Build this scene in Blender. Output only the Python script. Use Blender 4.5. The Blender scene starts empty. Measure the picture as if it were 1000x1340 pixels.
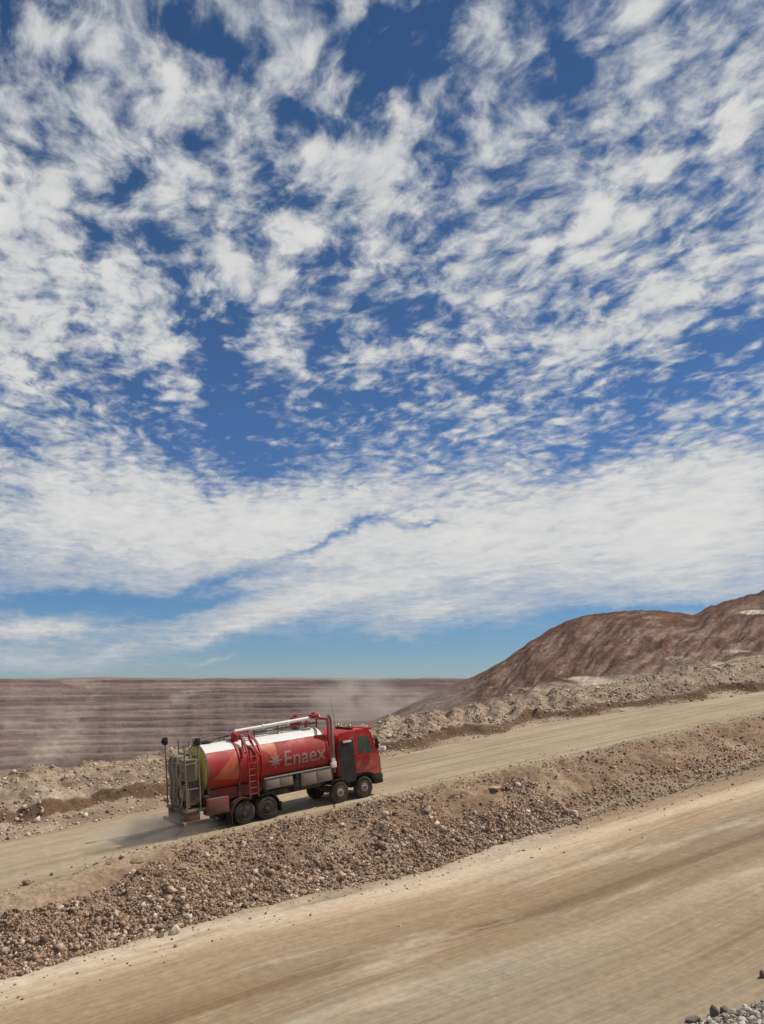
import bpy, bmesh, math, random
import numpy as np
from mathutils import Matrix, Vector
C = bpy.context.scene
COL = C.collection
R = math.radians
random.seed(7)
rng = np.random.default_rng(11)

# ------------------------------------------------------------------ camera
F = 1100.0                       # focal length in pixels of the 1000 x 1340 photograph
TH = math.atan(223 / F)          # upward pitch
cam_d = bpy.data.cameras.new("camera")
cam = bpy.data.objects.new("camera", cam_d)
COL.objects.link(cam)
cam_d.sensor_fit = 'VERTICAL'
cam_d.sensor_height = 36
cam_d.lens = F / 1340 * 36
cam_d.clip_start = 0.1
cam_d.clip_end = 60000
cam.location = (0, 0, 0)
cam.rotation_euler = (math.pi / 2 + TH, 0, 0)
C.camera = cam
def ray(px, py):
    x, u = px - 500, 670 - py
    return Vector((x, F * math.cos(TH) - u * math.sin(TH), F * math.sin(TH) + u * math.cos(TH)))

# ------------------------------------------------------------------ light
SUN_AZ, SUN_EL = R(70), R(55)    # azimuth clockwise from +Y
sun_d = bpy.data.lights.new("sun", 'SUN')
sun_d.energy = 4.2
sun_d.angle = R(0.5)
sun_d.color = (1.0, 0.93, 0.83)
sun = bpy.data.objects.new("sun", sun_d)
COL.objects.link(sun)
sv = Vector((math.sin(SUN_AZ) * math.cos(SUN_EL), math.cos(SUN_AZ) * math.cos(SUN_EL), math.sin(SUN_EL)))
sun.rotation_euler = sv.to_track_quat('Z', 'Y').to_euler()
C.view_settings.view_transform = 'Standard'
C.view_settings.look = 'None'
C.view_settings.exposure = 0.0
C.view_settings.gamma = 1.0
C.cycles.volume_bounces = 1
C.cycles.max_bounces = 6

# ------------------------------------------------------------------ node helper
class NT:
    def __init__(s, tree):
        s.t = tree; s.n = tree.nodes; s.l = tree.links
    def new(s, typ, **kw):
        n = s.n.new(typ)
        for k, v in kw.items(): setattr(n, k, v)
        return n
    def put(s, sock, v):
        if isinstance(v, bpy.types.NodeSocket): s.l.new(v, sock)
        elif v is not None: sock.default_value = v
    def math(s, op, a, b=None, c=None, clamp=False):
        n = s.new('ShaderNodeMath', operation=op, use_clamp=clamp)
        s.put(n.inputs[0], a)
        if b is not None: s.put(n.inputs[1], b)
        if c is not None: s.put(n.inputs[2], c)
        return n.outputs[0]
    def vmath(s, op, a, b=None, scale=None):
        n = s.new('ShaderNodeVectorMath', operation=op)
        s.put(n.inputs[0], a)
        if b is not None: s.put(n.inputs[1], b)
        if scale is not None: s.put(n.inputs['Scale'], scale)
        return n.outputs['Value'] if op in ('LENGTH', 'DOT_PRODUCT') else n.outputs[0]
    def noise(s, vec, scale, detail=4, rough=.55, dist=0.0, color=False):
        n = s.new('ShaderNodeTexNoise', noise_dimensions='3D')
        s.put(n.inputs['Vector'], vec)
        n.inputs['Scale'].default_value = scale; n.inputs['Detail'].default_value = detail
        n.inputs['Roughness'].default_value = rough; n.inputs['Distortion'].default_value = dist
        return n.outputs['Color' if color else 'Fac']
    def mapping(s, vec, loc=(0, 0, 0), rot=(0, 0, 0), sc=(1, 1, 1), typ='POINT'):
        n = s.new('ShaderNodeMapping', vector_type=typ)
        s.put(n.inputs['Vector'], vec)
        n.inputs['Location'].default_value = loc; n.inputs['Rotation'].default_value = rot; n.inputs['Scale'].default_value = sc
        return n.outputs[0]
    def ramp(s, fac, stops, interp='LINEAR'):
        n = s.new('ShaderNodeValToRGB')
        r = n.color_ramp; r.interpolation = interp
        while len(r.elements) > 1: r.elements.remove(r.elements[-1])
        for i, (p, c) in enumerate(stops):
            e = r.elements[0] if i == 0 else r.elements.new(p)
            e.position = p
            e.color = (c, c, c, 1) if not hasattr(c, '__len__') else (*c[:3], 1)
        s.put(n.inputs[0], fac)
        return n.outputs[0]
    def mix(s, fac, a, b, blend='MIX'):
        n = s.new('ShaderNodeMix', data_type='RGBA', blend_type=blend)
        s.put(n.inputs[0], fac)
        for i, v in ((6, a), (7, b)):
            if not isinstance(v, bpy.types.NodeSocket): v = (*v[:3], 1)
            s.put(n.inputs[i], v)
        return n.outputs[2]
    def maprange(s, v, a, b, c=0., d=1., kind='LINEAR'):
        n = s.new('ShaderNodeMapRange', interpolation_type=kind)
        s.put(n.inputs[0], v)
        for i, x in enumerate((a, b, c, d)): n.inputs[i + 1].default_value = x
        return n.outputs[0]

def lin(r, g, b):
    f = lambda v: (v / 255 / 12.92) if v / 255 <= .04045 else ((v / 255 + .055) / 1.055) ** 2.4
    return (f(r), f(g), f(b))

# ------------------------------------------------------------------ sky
world = bpy.data.worlds.new("World"); C.world = world
world.use_nodes = True
w = NT(world.node_tree)
for n in list(w.n): w.n.remove(n)
out = w.new('ShaderNodeOutputWorld')
sky = w.new('ShaderNodeTexSky', sky_type='NISHITA', sun_disc=False)
sky.sun_elevation = SUN_EL; sky.sun_rotation = SUN_AZ
sky.altitude = 3100; sky.air_density = 1.0; sky.dust_density = 0.35; sky.ozone_density = 2.0
gen = w.new('ShaderNodeTexCoord').outputs['Generated']
D = w.vmath('NORMALIZE', gen)
sep = w.new('ShaderNodeSeparateXYZ'); w.put(sep.inputs[0], D)
dx, dy, dz = sep.outputs
az = w.math('ARCTAN2', dx, dy); el = w.math('ARCSINE', dz)
comb = w.new('ShaderNodeCombineXYZ'); w.put(comb.inputs[0], az); w.put(comb.inputs[1], el)
AE = comb.outputs[0]
# cloud layer plane coordinates, streaks of the layer running towards azimuth -18 degrees
zc = w.math('ADD', w.math('MAXIMUM', dz, 0.0), 0.07)
pl = w.new('ShaderNodeCombineXYZ')
w.put(pl.inputs[0], w.math('DIVIDE', dx, zc)); w.put(pl.inputs[1], w.math('DIVIDE', dy, zc))
P = w.mapping(pl.outputs[0], rot=(0, 0, R(-18)))
warp = w.vmath('SUBTRACT', w.noise(P, 3.0, 3, .5, color=True), (.5, .5, .5))
Pw = w.vmath('ADD', P, w.vmath('SCALE', warp, scale=0.16))
n_big = w.noise(w.mapping(Pw, sc=(4.0, 2.4, 1)), 1.0, 5, .6)
n_mid = w.noise(w.mapping(Pw, sc=(13.5, 9.0, 1), loc=(3, 7, 2)), 1.0, 6, .60, .05)
n_fine = w.noise(w.mapping(Pw, sc=(38, 25, 1), loc=(9, 2, 4)), 1.0, 5, .60, .05)
vor = w.new('ShaderNodeTexVoronoi', feature='SMOOTH_F1'); vor.inputs['Smoothness'].default_value = .6
w.put(vor.inputs['Vector'], w.mapping(Pw, sc=(20, 13.5, 1))); vor.inputs['Scale'].default_value = 1.0
puff = w.math('SUBTRACT', 0.5, vor.outputs['Distance'])
warp2 = w.vmath('SUBTRACT', w.noise(AE, 13.0, 4, .6, color=True), (.5, .5, .5))
AEw = w.vmath('ADD', AE, w.vmath('SCALE', w.vmath('MULTIPLY', warp2, (1, .6, 0)), scale=0.085))
# (photo x, y, radius x, radius y, tilt, weight): broad masses and openings of the cloud deck, turned into azimuth / elevation
BLOBS = [
 (500,60,105,150,-10,-1.3),(565,25,75,80,0,-1.0),(735,75,95,75,0,-1.1),(592,178,42,62,0,-1.1),(710,232,130,34,5,-.6),(835,185,45,32,0,-.8),
 (550,300,45,32,0,-.7),(370,140,34,52,0,-.8),(352,250,36,80,-10,-.6),(425,350,50,34,0,-1.0),(85,15,40,36,0,-1.0),(310,75,60,55,40,-.6),
 (268,170,24,85,-8,-.7),(150,60,30,60,0,-.35),(155,228,60,28,35,-.8),(122,305,32,32,0,-.6),(195,305,55,30,0,-.7),(232,350,36,36,0,-.7),
 (248,412,62,46,-40,-1.0),(325,415,38,30,20,-1.0),(290,470,60,100,10,-1.2),(310,545,100,95,0,-1.3),(355,600,90,45,0,-1.0),(440,530,90,95,0,-.9),
 (440,430,65,55,0,-.9),(92,535,40,34,0,-.6),(185,520,75,34,-45,-.8),(222,592,50,24,-45,-1.0),(272,645,42,20,-50,-.8),(105,480,100,45,-20,-.4),
 (12,572,70,26,-30,-1.1),(8,640,55,30,-10,-.9),(60,605,50,24,-10,-.4),(530,425,80,32,5,-.8),(560,510,120,70,10,-.35),(640,500,90,60,20,-.25),
 (905,482,170,40,12,-1.1),(830,545,75,60,35,-.6),(960,572,70,38,10,-.6),(780,592,75,30,20,-.9),(700,565,90,60,30,-.3),(560,590,90,30,0,-.4),
 (705,395,45,30,0,-.8),(590,425,90,30,0,-.6),(976,398,50,16,8,-1.1),(800,418,60,16,8,-.7),(880,250,70,34,45,-.45),(945,75,75,50,45,-.5),
 (960,290,38,32,30,-.6),(830,310,70,32,40,-.35),(110,787,210,20,2,-1.6),(240,797,150,13,12,-1.1),(440,702,150,13,22,-1.7),(545,684,90,9,2,-1.5),(300,765,120,10,14,-.9),(700,700,160,8,6,-.5),
 (430,860,330,44,0,-1.7),(650,850,190,42,10,-1.6),(830,803,130,12,2,-1.2),(960,800,90,10,0,-1.0),(40,60,90,110,0,.35),(200,120,80,80,0,.35),(40,260,90,90,0,.5),(830,60,110,70,20,.4),(960,230,90,80,20,.35),(720,330,110,60,10,.35),(600,260,60,60,0,.3),(930,620,150,50,8,.6),(150,440,80,60,-20,.3),
 (120,670,270,95,-8,1.25),(350,685,270,90,0,1.3),(650,695,330,92,0,1.5),(920,680,230,120,5,1.5),(60,600,90,70,-30,.5),(420,778,260,26,10,1.0),
 (290,822,190,14,14,1.0),(560,800,140,26,5,.8),(55,822,120,14,3,1.3),(60,868,170,20,3,1.3),(292,858,62,8,3,1.3),(420,855,32,7,0,.8),(520,830,50,8,-5,.6),
 (60,360,130,150,0,.9),(50,200,90,90,0,.3),(115,110,60,100,-5,.6),(380,75,70,85,10,.9),(240,225,75,55,0,.8),(320,345,66,95,0,1.15),
 (222,465,40,80,40,.95),(350,455,52,50,0,1.0),(480,470,42,36,0,1.0),(415,200,48,30,10,.8),(395,310,40,40,0,.9),(520,190,60,95,-35,1.0),
 (640,35,55,52,0,1.3),(650,165,110,50,0,.6),(780,270,90,90,20,.8),(620,330,80,50,10,.7),(640,390,75,40,0,.8),(900,150,150,150,30,.5),
 (920,370,190,52,14,1.2),(760,452,75,32,22,1.0),(378,530,20,75,-8,.7),(20,470,70,90,0,.6),(500,270,60,60,0,.5),(180,390,80,50,0,.5),(560,450,120,14,5,.4),
]
acc = None
for (px, py, rx, ry, ang, wt) in BLOBS:
    d = ray(px, py).normalized()
    a, e = math.atan2(d.x, d.y), math.asin(d.z)
    L = math.hypot(px - 500, F)
    kx = 1 / L * math.cos(math.atan((670 - py) / F)) / max(.3, math.cos(e)); ky = math.cos(math.atan((670 - py) / F)) / L
    m = w.mapping(AEw, loc=(a, e, 0), rot=(0, 0, R(ang)), sc=(rx * kx * 1.45, ry * ky * 1.45, 1), typ='TEXTURE')
    gr = w.new('ShaderNodeTexGradient', gradient_type='QUADRATIC_SPHERE'); w.put(gr.inputs[0], m)
    acc = w.math('MULTIPLY', gr.outputs['Fac'], wt) if acc is None else w.math('MULTIPLY_ADD', gr.outputs['Fac'], wt, acc)
dens = w.math('MULTIPLY_ADD', acc, 1.05, 0.62)
dens = w.math('MULTIPLY_ADD', w.math('SUBTRACT', n_big, .5), 1.5, dens)
# the far low deck is smoother than the mottled clouds overhead
hi = w.maprange(el, R(7), R(19), 0.16, 1.0)
tex = w.math('MULTIPLY', w.math('SUBTRACT', n_mid, .5), 3.9)
tex = w.math('MULTIPLY_ADD', w.math('SUBTRACT', n_fine, .5), 2.2, tex)
tex = w.math('MULTIPLY_ADD', puff, 1.6, tex)
dens = w.math('MULTIPLY_ADD', tex, hi, dens)
alpha = w.maprange(dens, -.25, 1.6, 0, 1, 'SMOOTHSTEP')
alpha = w.math('MULTIPLY', alpha, w.maprange(el, R(0), R(2), .0, 1))
thick = w.maprange(dens, .5, 2.6, 0, 1)
shade = w.noise(w.mapping(Pw, sc=(6.5, 3.6, 1), loc=(20, 5, 1)), 1.0, 6, .6)
ccol = w.ramp(w.math('MULTIPLY_ADD', w.math('SUBTRACT', shade, .5), 1.6, thick),
              [(.0, (.50, .53, .57)), (.35, (.57, .585, .60)), (.6, (.65, .655, .655)), (1.0, (.72, .715, .705))])
tint = w.mix(1.0, sky.outputs[0], w.ramp(w.maprange(el, 0, R(45)), [(0, (.34, .50, .64)), (.12, (.36, .57, .74)), (.35, (.44, .66, .86)), (.7, (.42, .64, .80)), (1, (.36, .60, .76))]), 'MULTIPLY')
bg1 = w.new('ShaderNodeBackground'); w.put(bg1.inputs[0], tint); bg1.inputs[1].default_value = 0.10
bg2 = w.new('ShaderNodeBackground'); w.put(bg2.inputs[0], ccol); bg2.inputs[1].default_value = 1.0
ms = w.new('ShaderNodeMixShader'); w.put(ms.inputs[0], alpha)
w.l.new(bg1.outputs[0], ms.inputs[1]); w.l.new(bg2.outputs[0], ms.inputs[2]); w.l.new(ms.outputs[0], out.inputs[0])

# ------------------------------------------------------------------ numpy noise
def _h(ix, iy, seed):
    h = (ix.astype(np.int64) * 374761393 + iy.astype(np.int64) * 668265263 + seed * 1274126177) & 0xffffffff
    h = ((h ^ (h >> 13)) * 1274126177) & 0xffffffff
    return ((h ^ (h >> 16)) & 0xffff) / 65535.0
def vnoise(x, y, seed=0):
    ix, iy = np.floor(x), np.floor(y); fx, fy = x - ix, y - iy
    fx = fx * fx * (3 - 2 * fx); fy = fy * fy * (3 - 2 * fy)
    a, b = _h(ix, iy, seed), _h(ix + 1, iy, seed); c, d = _h(ix, iy + 1, seed), _h(ix + 1, iy + 1, seed)
    return (a + (b - a) * fx) * (1 - fy) + (c + (d - c) * fx) * fy
def fbm(x, y, oct=4, seed=0, gain=.5):
    v = 0; a = 1; tot = 0
    for o in range(oct):
        v = v + a * (vnoise(x * 2 ** o + 17.3 * o, y * 2 ** o - 9.1 * o, seed + o) - .5); tot += a; a *= gain
    return v / tot * 2
def sstep(a, b, x):
    u = np.clip((x - a) / (b - a), 0, 1); return u * u * (3 - 2 * u)

# ------------------------------------------------------------------ road frame: x uphill along the roads, y across them away from the camera
vp = ray(2000, 700)
hd = Vector((vp.x, vp.y, 0)).normalized()
GR = vp.z / math.hypot(vp.x, vp.y)
ex = Vector((hd.x, hd.y, GR)).normalized(); ey = Vector((-hd.y, hd.x, 0)); ez = ex.cross(ey)
FR = Matrix((ex, ey, ez)).transposed().to_4x4()
FI = FR.inverted()

H1 = 8.317
def I(s, a, b): return np.interp(s, a, b)
def tE(s): return I(s, [-40, 0, 19, 24, 60, 250], [15.2, 14.9, 13.85, 12.85, 11.6, 11.2]) + .35 * fbm(s * .35, s * 0 + 3, 3, 5)
def H0(s): return I(s, [-40, 0, 13, 23, 60, 250], [9.9, 9.9, 10.0, 10.5, 10.5, 10.5])
def tA(s): return I(s, [-40, 0, 8, 14, 23, 32, 53, 250], [30.4, 30.4, 30.6, 31.0, 30.9, 31.0, 31.0, 31.0]) + .35 * fbm(s * .3, s * 0, 3, 1)
def tB(s): return I(s, [-40, 0, 7.7, 12.6, 17.8, 25.8, 59, 250], [33.2, 33.2, 33.7, 36.0, 36.2, 35.6, 34.5, 34.5]) + .22 * fbm(s * .5, s * 0, 3, 2)
def tC(s): return I(s, [-40, 0, 10, 18, 34, 50, 73, 250], [44, 44, 44.5, 45.1, 46.8, 48.2, 43.2, 43]) + .4 * fbm(s * .25, s * 0, 3, 3)
def tD(s): return tC(s) + I(s, [0, 30, 60, 250], [9.5, 8.5, 8, 8])
def kD(s): return I(s / 54., [0, .218, .386, .723, .947, 1.186, 1.73, 4], [.117, .118, .121, .127, .124, .119, .122, .122])

def height(s, t):
    s = np.asarray(s, float); t = np.asarray(t, float)
    e, a, b, c, d = tE(s), tA(s), tB(s), tC(s), tD(s); h0 = H0(s)
    # camera bank
    zb = np.minimum(-h0 + (e - t) * np.interp(e - t, [0, 6, 14], [.30, .36, .62]), -1.75) + .25 * fbm(s * .8, t * .8, 4, 40) * sstep(0, 1.5, e - t)
    # foreground road: long ruts
    rut = .030 * fbm(t * 2.2 + .05 * s, s * .03, 3, 8) + .05 * fbm(t * .5, s * .06, 2, 9)
    edge = sstep(2.2, 0, a - t)
    tt_ = t + .045 * s; rut = rut - .035 * np.exp(-((tt_ - 24.05 - .25 * fbm(s * .12, s * 0, 2, 5)) / .22) ** 2) - .03 * np.exp(-((tt_ - 21.9 - .25 * fbm(s * .12, s * 0, 2, 6)) / .25) ** 2) + .03 * np.exp(-((tt_ - 26.6) / .4) ** 2)
    z0 = -h0 + rut + edge * .16 + .10 * edge * fbm(s * 1.3, t * 1.3, 3, 12)
    # embankment
    u = np.clip((t - a) / np.maximum(b - a, .1), 0, 1)
    prof = u + .13 * np.sin(u * math.pi) * (1 + fbm(s * .25, s * 0, 2, 77))
    zemb = -h0 + .16 + (h0 - H1 - .16) * prof
    rough = np.sin(np.clip(u, 0, 1) * math.pi) ** .5
    zemb = zemb + rough * (.34 * fbm(s * .55, t * .7, 3, 14) + .20 * fbm(s * 1.8, t * 1.8, 4, 15, .6)) + .12 * (u > 0)*(u<1) * fbm(s * 2.5, t * 2.5, 3, 33)
    crest = np.exp(-((t - b + .1) / .45) ** 2) * (.10 + .22 * np.clip(fbm(s * .5, t * .5, 3, 16) + .2, 0, 1)) * sstep(18, 10, s) \
        + np.exp(-((t - b - .0) / .40) ** 2) * (.12 + .2 * np.clip(fbm(s * .7, t * .5, 3, 18) + .1, 0, 1)) * sstep(22, 30, s)
    # upper road
    z1 = -H1 + .02 * fbm(t * 2., s * .05, 3, 21) * sstep(0, 1, t - b)
    z1 = z1 + .035 * fbm(s * 1.2, t * 1.2, 3, 22) * (sstep(2.0, 0, t - b) + sstep(2.5, 0, c - t))
    # rubble ridge beyond the road: low apron, a cut scarp, then a lumpy tipped ridge
    v = t - c; W = np.maximum(d - c, 1)
    zc_ = -kD(s) * (t) ; top = -kD(s) * d
    sc = 2.1 + 1.0 * fbm(s * .33, s * 0, 3, 30) - 1.4 * sstep(26, 34, s)
    scarp = sstep(sc, sc + .55, v) * (.50 + .25 * fbm(s * .4, s * 0, 2, 31))
    ramp = np.clip(v / W, 0, 1)
    base = -H1 + .12 * sstep(0, .6, v) + (top + H1 - .6) * ramp ** .85 + scarp * (1 - .35 * ramp)
    diag = np.abs(((s - t * .9) * .42 + .5 * fbm(s * .5, t * .5, 2, 50)) % 1 - .5) * 2
    zr = base + sstep(.3, 2.5, v) * (.55 * fbm(s * .45, t * .5, 4, 34, .6) + .26 * fbm(s * 1.7, t * 1.7, 4, 35, .6)
             + sstep(26, 36, s) * sstep(66, 54, s) * .45 * (diag - .5) * sstep(1, 3, v)) + .07 * sstep(0, .5, v) * fbm(s * 2.4, t * 2.4, 3, 36)
    zr = zr - np.maximum(t - d, 0) * .55
    z = np.where(t < e, zb, np.where(t < a, z0, np.where(t < b, zemb, np.where(t < c, z1, zr))))
    return z + crest

def local(px, py, kind='k'):
    """the point of the road frame's ground seen at photo pixel (px, py)"""
    r = FI @ ray(px, py)
    lo, hi_ = 8.0, 80.0
    ts = np.arange(9, 66, .03)
    sel = height(ts * r.x / r.y, ts) - ts * r.z / r.y
    i = np.argmax(sel > 0)
    return (float(ts[i] * r.x / r.y), float(ts[i]), float(height(ts[i] * r.x / r.y, ts[i])))

# ------------------------------------------------------------------ object helpers
def link_mesh(name, verts, faces, mats, parent=None, smooth=False, matrix=None, midx=None):
    me = bpy.data.meshes.new(name)
    verts = np.asarray(verts, np.float32)
    if isinstance(faces, np.ndarray):
        nf, k = faces.shape
        me.vertices.add(len(verts)); me.vertices.foreach_set('co', verts.ravel())
        me.loops.add(nf * k); me.loops.foreach_set('vertex_index', faces.ravel().astype(np.int32))
        me.polygons.add(nf); me.polygons.foreach_set('loop_start', np.arange(0, nf * k, k, dtype=np.int32))
        me.update(calc_edges=True)
    else:
        me.from_pydata([tuple(map(float, v)) for v in verts], [], faces)
    for m in (mats if isinstance(mats, (list, tuple)) else [mats]): me.materials.append(m)
    if smooth: me.polygons.foreach_set('use_smooth', [True] * len(me.polygons))
    if midx is not None: me.polygons.foreach_set('material_index', midx)
    me.update()
    o = bpy.data.objects.new(name, me); COL.objects.link(o)
    if matrix is not None: o.matrix_world = matrix
    if parent is not None: o.parent = parent
    return o
def attr(o, name, data):
    a = o.data.attributes.new(name, 'FLOAT', 'POINT'); a.data.foreach_set('value', np.asarray(data, np.float32).ravel())
def tag(o, label=None, cat=None, group=None, kind=None):
    for k, v in (('label', label), ('category', cat), ('group', group), ('kind', kind)):
        if v: o[k] = v
    return o
def grid_faces(nr, nc):
    i = np.arange(nr - 1)[:, None] * nc + np.arange(nc - 1)[None]
    return np.stack([i, i + 1, i + nc + 1, i + nc], -1).reshape(-1, 4)

# ------------------------------------------------------------------ ground materials
def earth(name, cols, scale=.6, streak=None, bump=.5, bdist=.05, spec=.1, fine=(.72, 1.25), extra=None, fbs=9.0):
    m = bpy.data.materials.new(name); m.use_nodes = True
    n = NT(m.node_tree); bs = n.n['Principled BSDF']
    bs.inputs['Roughness'].default_value = .95; bs.inputs['Specular IOR Level'].default_value = spec
    co = n.new('ShaderNodeTexCoord').outputs['Object']
    f = n.noise(co, scale, 6, .6)
    if streak:
        f2 = n.noise(n.mapping(co, sc=streak), 1.0, 5, .62)
        f = n.math('ADD', n.math('MULTIPLY', f, .35), n.math('MULTIPLY', f2, .65))
    f = n.maprange(f, .3, .7)
    k = len(cols)
    c = n.ramp(f, [(i / (k - 1), cc) for i, cc in enumerate(cols)])
    if extra: c = extra(n, co, c)
    g = n.noise(co, scale * 14, 5, .7)
    gm = n.maprange(g, .3, .7, fine[0], fine[1])
    c = n.mix(1.0, c, gm, 'MULTIPLY') if False else n.vmath('SCALE', c, scale=gm)
    n.put(bs.inputs['Base Color'], c)
    b = n.new('ShaderNodeBump'); b.inputs['Strength'].default_value = bump; b.inputs['Distance'].default_value = bdist
    bn = n.math('ADD', n.noise(co, fbs, 6, .65), n.math('MULTIPLY', n.noise(co, fbs * 4, 3, .6), .35))
    n.put(b.inputs['Height'], bn); n.put(bs.inputs['Normal'], b.outputs[0])
    return m

def k_of(px, py):
    r = FI @ ray(px, py); return -r.z / r.y, r.x / r.y
def band_extra(n, co, c):
    sp = n.new('ShaderNodeSeparateXYZ'); n.put(sp.inputs[0], co)
    wob = n.math('MULTIPLY', n.math('SUBTRACT', n.noise(n.mapping(co, sc=(.06, .5, 1)), 1.0, 4, .6), .5), 1.3)
    tt = n.math('ADD', n.math('ADD', sp.outputs[1], n.math('MULTIPLY', sp.outputs[0], .045)), wob)
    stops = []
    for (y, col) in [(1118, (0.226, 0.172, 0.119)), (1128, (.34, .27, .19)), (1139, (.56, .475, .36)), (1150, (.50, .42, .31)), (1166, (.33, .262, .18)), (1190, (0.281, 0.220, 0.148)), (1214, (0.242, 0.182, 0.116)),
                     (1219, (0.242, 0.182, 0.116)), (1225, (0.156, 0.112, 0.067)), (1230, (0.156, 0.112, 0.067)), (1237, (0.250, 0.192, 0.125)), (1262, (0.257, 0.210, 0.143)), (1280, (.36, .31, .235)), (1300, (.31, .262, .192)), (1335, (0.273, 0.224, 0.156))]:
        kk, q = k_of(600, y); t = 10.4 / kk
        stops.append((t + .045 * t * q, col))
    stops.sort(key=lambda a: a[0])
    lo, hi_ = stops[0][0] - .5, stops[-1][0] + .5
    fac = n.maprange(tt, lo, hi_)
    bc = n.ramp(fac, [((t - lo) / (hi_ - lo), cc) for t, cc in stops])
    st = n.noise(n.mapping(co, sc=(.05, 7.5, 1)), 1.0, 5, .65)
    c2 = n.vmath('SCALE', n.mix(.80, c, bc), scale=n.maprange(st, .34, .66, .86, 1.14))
    warm = n.maprange(n.noise(n.mapping(co, loc=(4, 9, 0), sc=(.05, .22, 1)), 1.0, 4, .6), .42, .6)
    chalk = n.noise(n.mapping(co, loc=(2, 31, 0), sc=(.09, .42, 1)), 1.0, 6, .66)
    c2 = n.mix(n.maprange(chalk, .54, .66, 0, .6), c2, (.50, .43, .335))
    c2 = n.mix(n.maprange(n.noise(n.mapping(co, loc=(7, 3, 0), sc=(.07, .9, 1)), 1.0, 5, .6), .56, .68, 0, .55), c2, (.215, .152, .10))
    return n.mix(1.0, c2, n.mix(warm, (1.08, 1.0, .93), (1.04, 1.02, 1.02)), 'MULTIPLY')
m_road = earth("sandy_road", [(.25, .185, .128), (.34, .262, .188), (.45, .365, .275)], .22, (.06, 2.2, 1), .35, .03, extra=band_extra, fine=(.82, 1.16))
m_road2 = earth("pale_road", [(.25, .185, .118), (.35, .272, .182), (.46, .37, .262)], .2, (.05, 1.9, 1), .35, .03, fine=(.86, 1.14))
m_emb = earth("red_earth", [(.19, .115, .077), (.29, .19, .13), (.40, .29, .205)], .35, None, .9, .08, fine=(.6, 1.35), fbs=6)
def zone_extra(colr):
    def f(n, co, c):
        at = n.new('ShaderNodeAttribute'); at.attribute_name = 'zone'
        nz = n.math('ADD', at.outputs['Fac'], n.math('MULTIPLY', n.math('SUBTRACT', n.noise(co, 1.1, 4, .6), .5), .7))
        return n.mix(n.maprange(nz, .3, .7), c, colr)
    return f
m_emb = earth("red_earth", [(.19, .12, .076), (.31, .21, .14), (.43, .315, .22)], .35, None, .9, .08, fine=(.6, 1.35), fbs=6, extra=zone_extra((.36, .28, .19)))
m_ridge = earth("pale_rubble_earth", [(.21, .142, .096), (.34, .25, .178), (.47, .365, .275)], .45, None, .9, .08, fine=(.62, 1.3), fbs=5, extra=zone_extra((.17, .105, .065)))
m_bank = earth("gravel_bank_earth", [(.20, .17, .135), (.30, .265, .21)], 1.2, None, .9, .05, fine=(.6, 1.3), fbs=12)

# ------------------------------------------------------------------ near terrain, strips that share their edges
ss = np.concatenate([np.arange(-60, 2, 1.0), np.arange(2, 46, .12), np.arange(46, 80, .22), np.arange(80, 262, 2.0)])
def strip(name, fa, fb, nrow, mat, zone=None, p=1.0):
    u = np.linspace(0, 1, nrow) ** p
    S = np.repeat(ss[None], nrow, 0); a, b = fa(ss), fb(ss)
    T = a[None] + (b - a)[None] * u[:, None]
    T2 = T.copy(); T2[0] += 1e-4; 
    Z = height(S, T2)
    o = link_mesh(name, np.stack([S, T, Z], -1).reshape(-1, 3), grid_faces(nrow, len(ss)), mat, smooth=True, matrix=FR)
    if zone is not None: attr(o, 'zone', zone(S, T))
    return tag(o, kind='structure')
strip('camera_bank', lambda s: -120 + 0 * s, lambda s: 1 + 0 * s, 10, m_bank)
strip('gravel_bank', lambda s: 1 + 0 * s, tE, 90, m_bank)
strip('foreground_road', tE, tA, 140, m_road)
strip('embankment', tA, tB, 50, m_emb, lambda S, T: np.clip(1 - np.minimum(T - tA(S), 9) / .9, 0, 1) * .9 + np.clip(1 - (tB(S) - T) / (.8 + 1.2 * sstep(16, 8, S)), 0, 1) * .7)
strip('upper_road', tB, tC, 70, m_road2)
strip('rubble_ridge', tC, lambda s: tD(s) + 10, 130, m_ridge,
      lambda S, T: np.exp(-((T - tC(S) - (2.1 + 1.0 * fbm(S * .33, S * 0, 3, 30) - 1.4 * sstep(26, 34, S)) - .25) / .42) ** 2) * .95)

# ------------------------------------------------------------------ far terrain
def az_of(px): return math.atan((px - 500) / F)
def tan_el(px, py):
    r = ray(px, py); return r.z / math.hypot(r.x, r.y)

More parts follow.
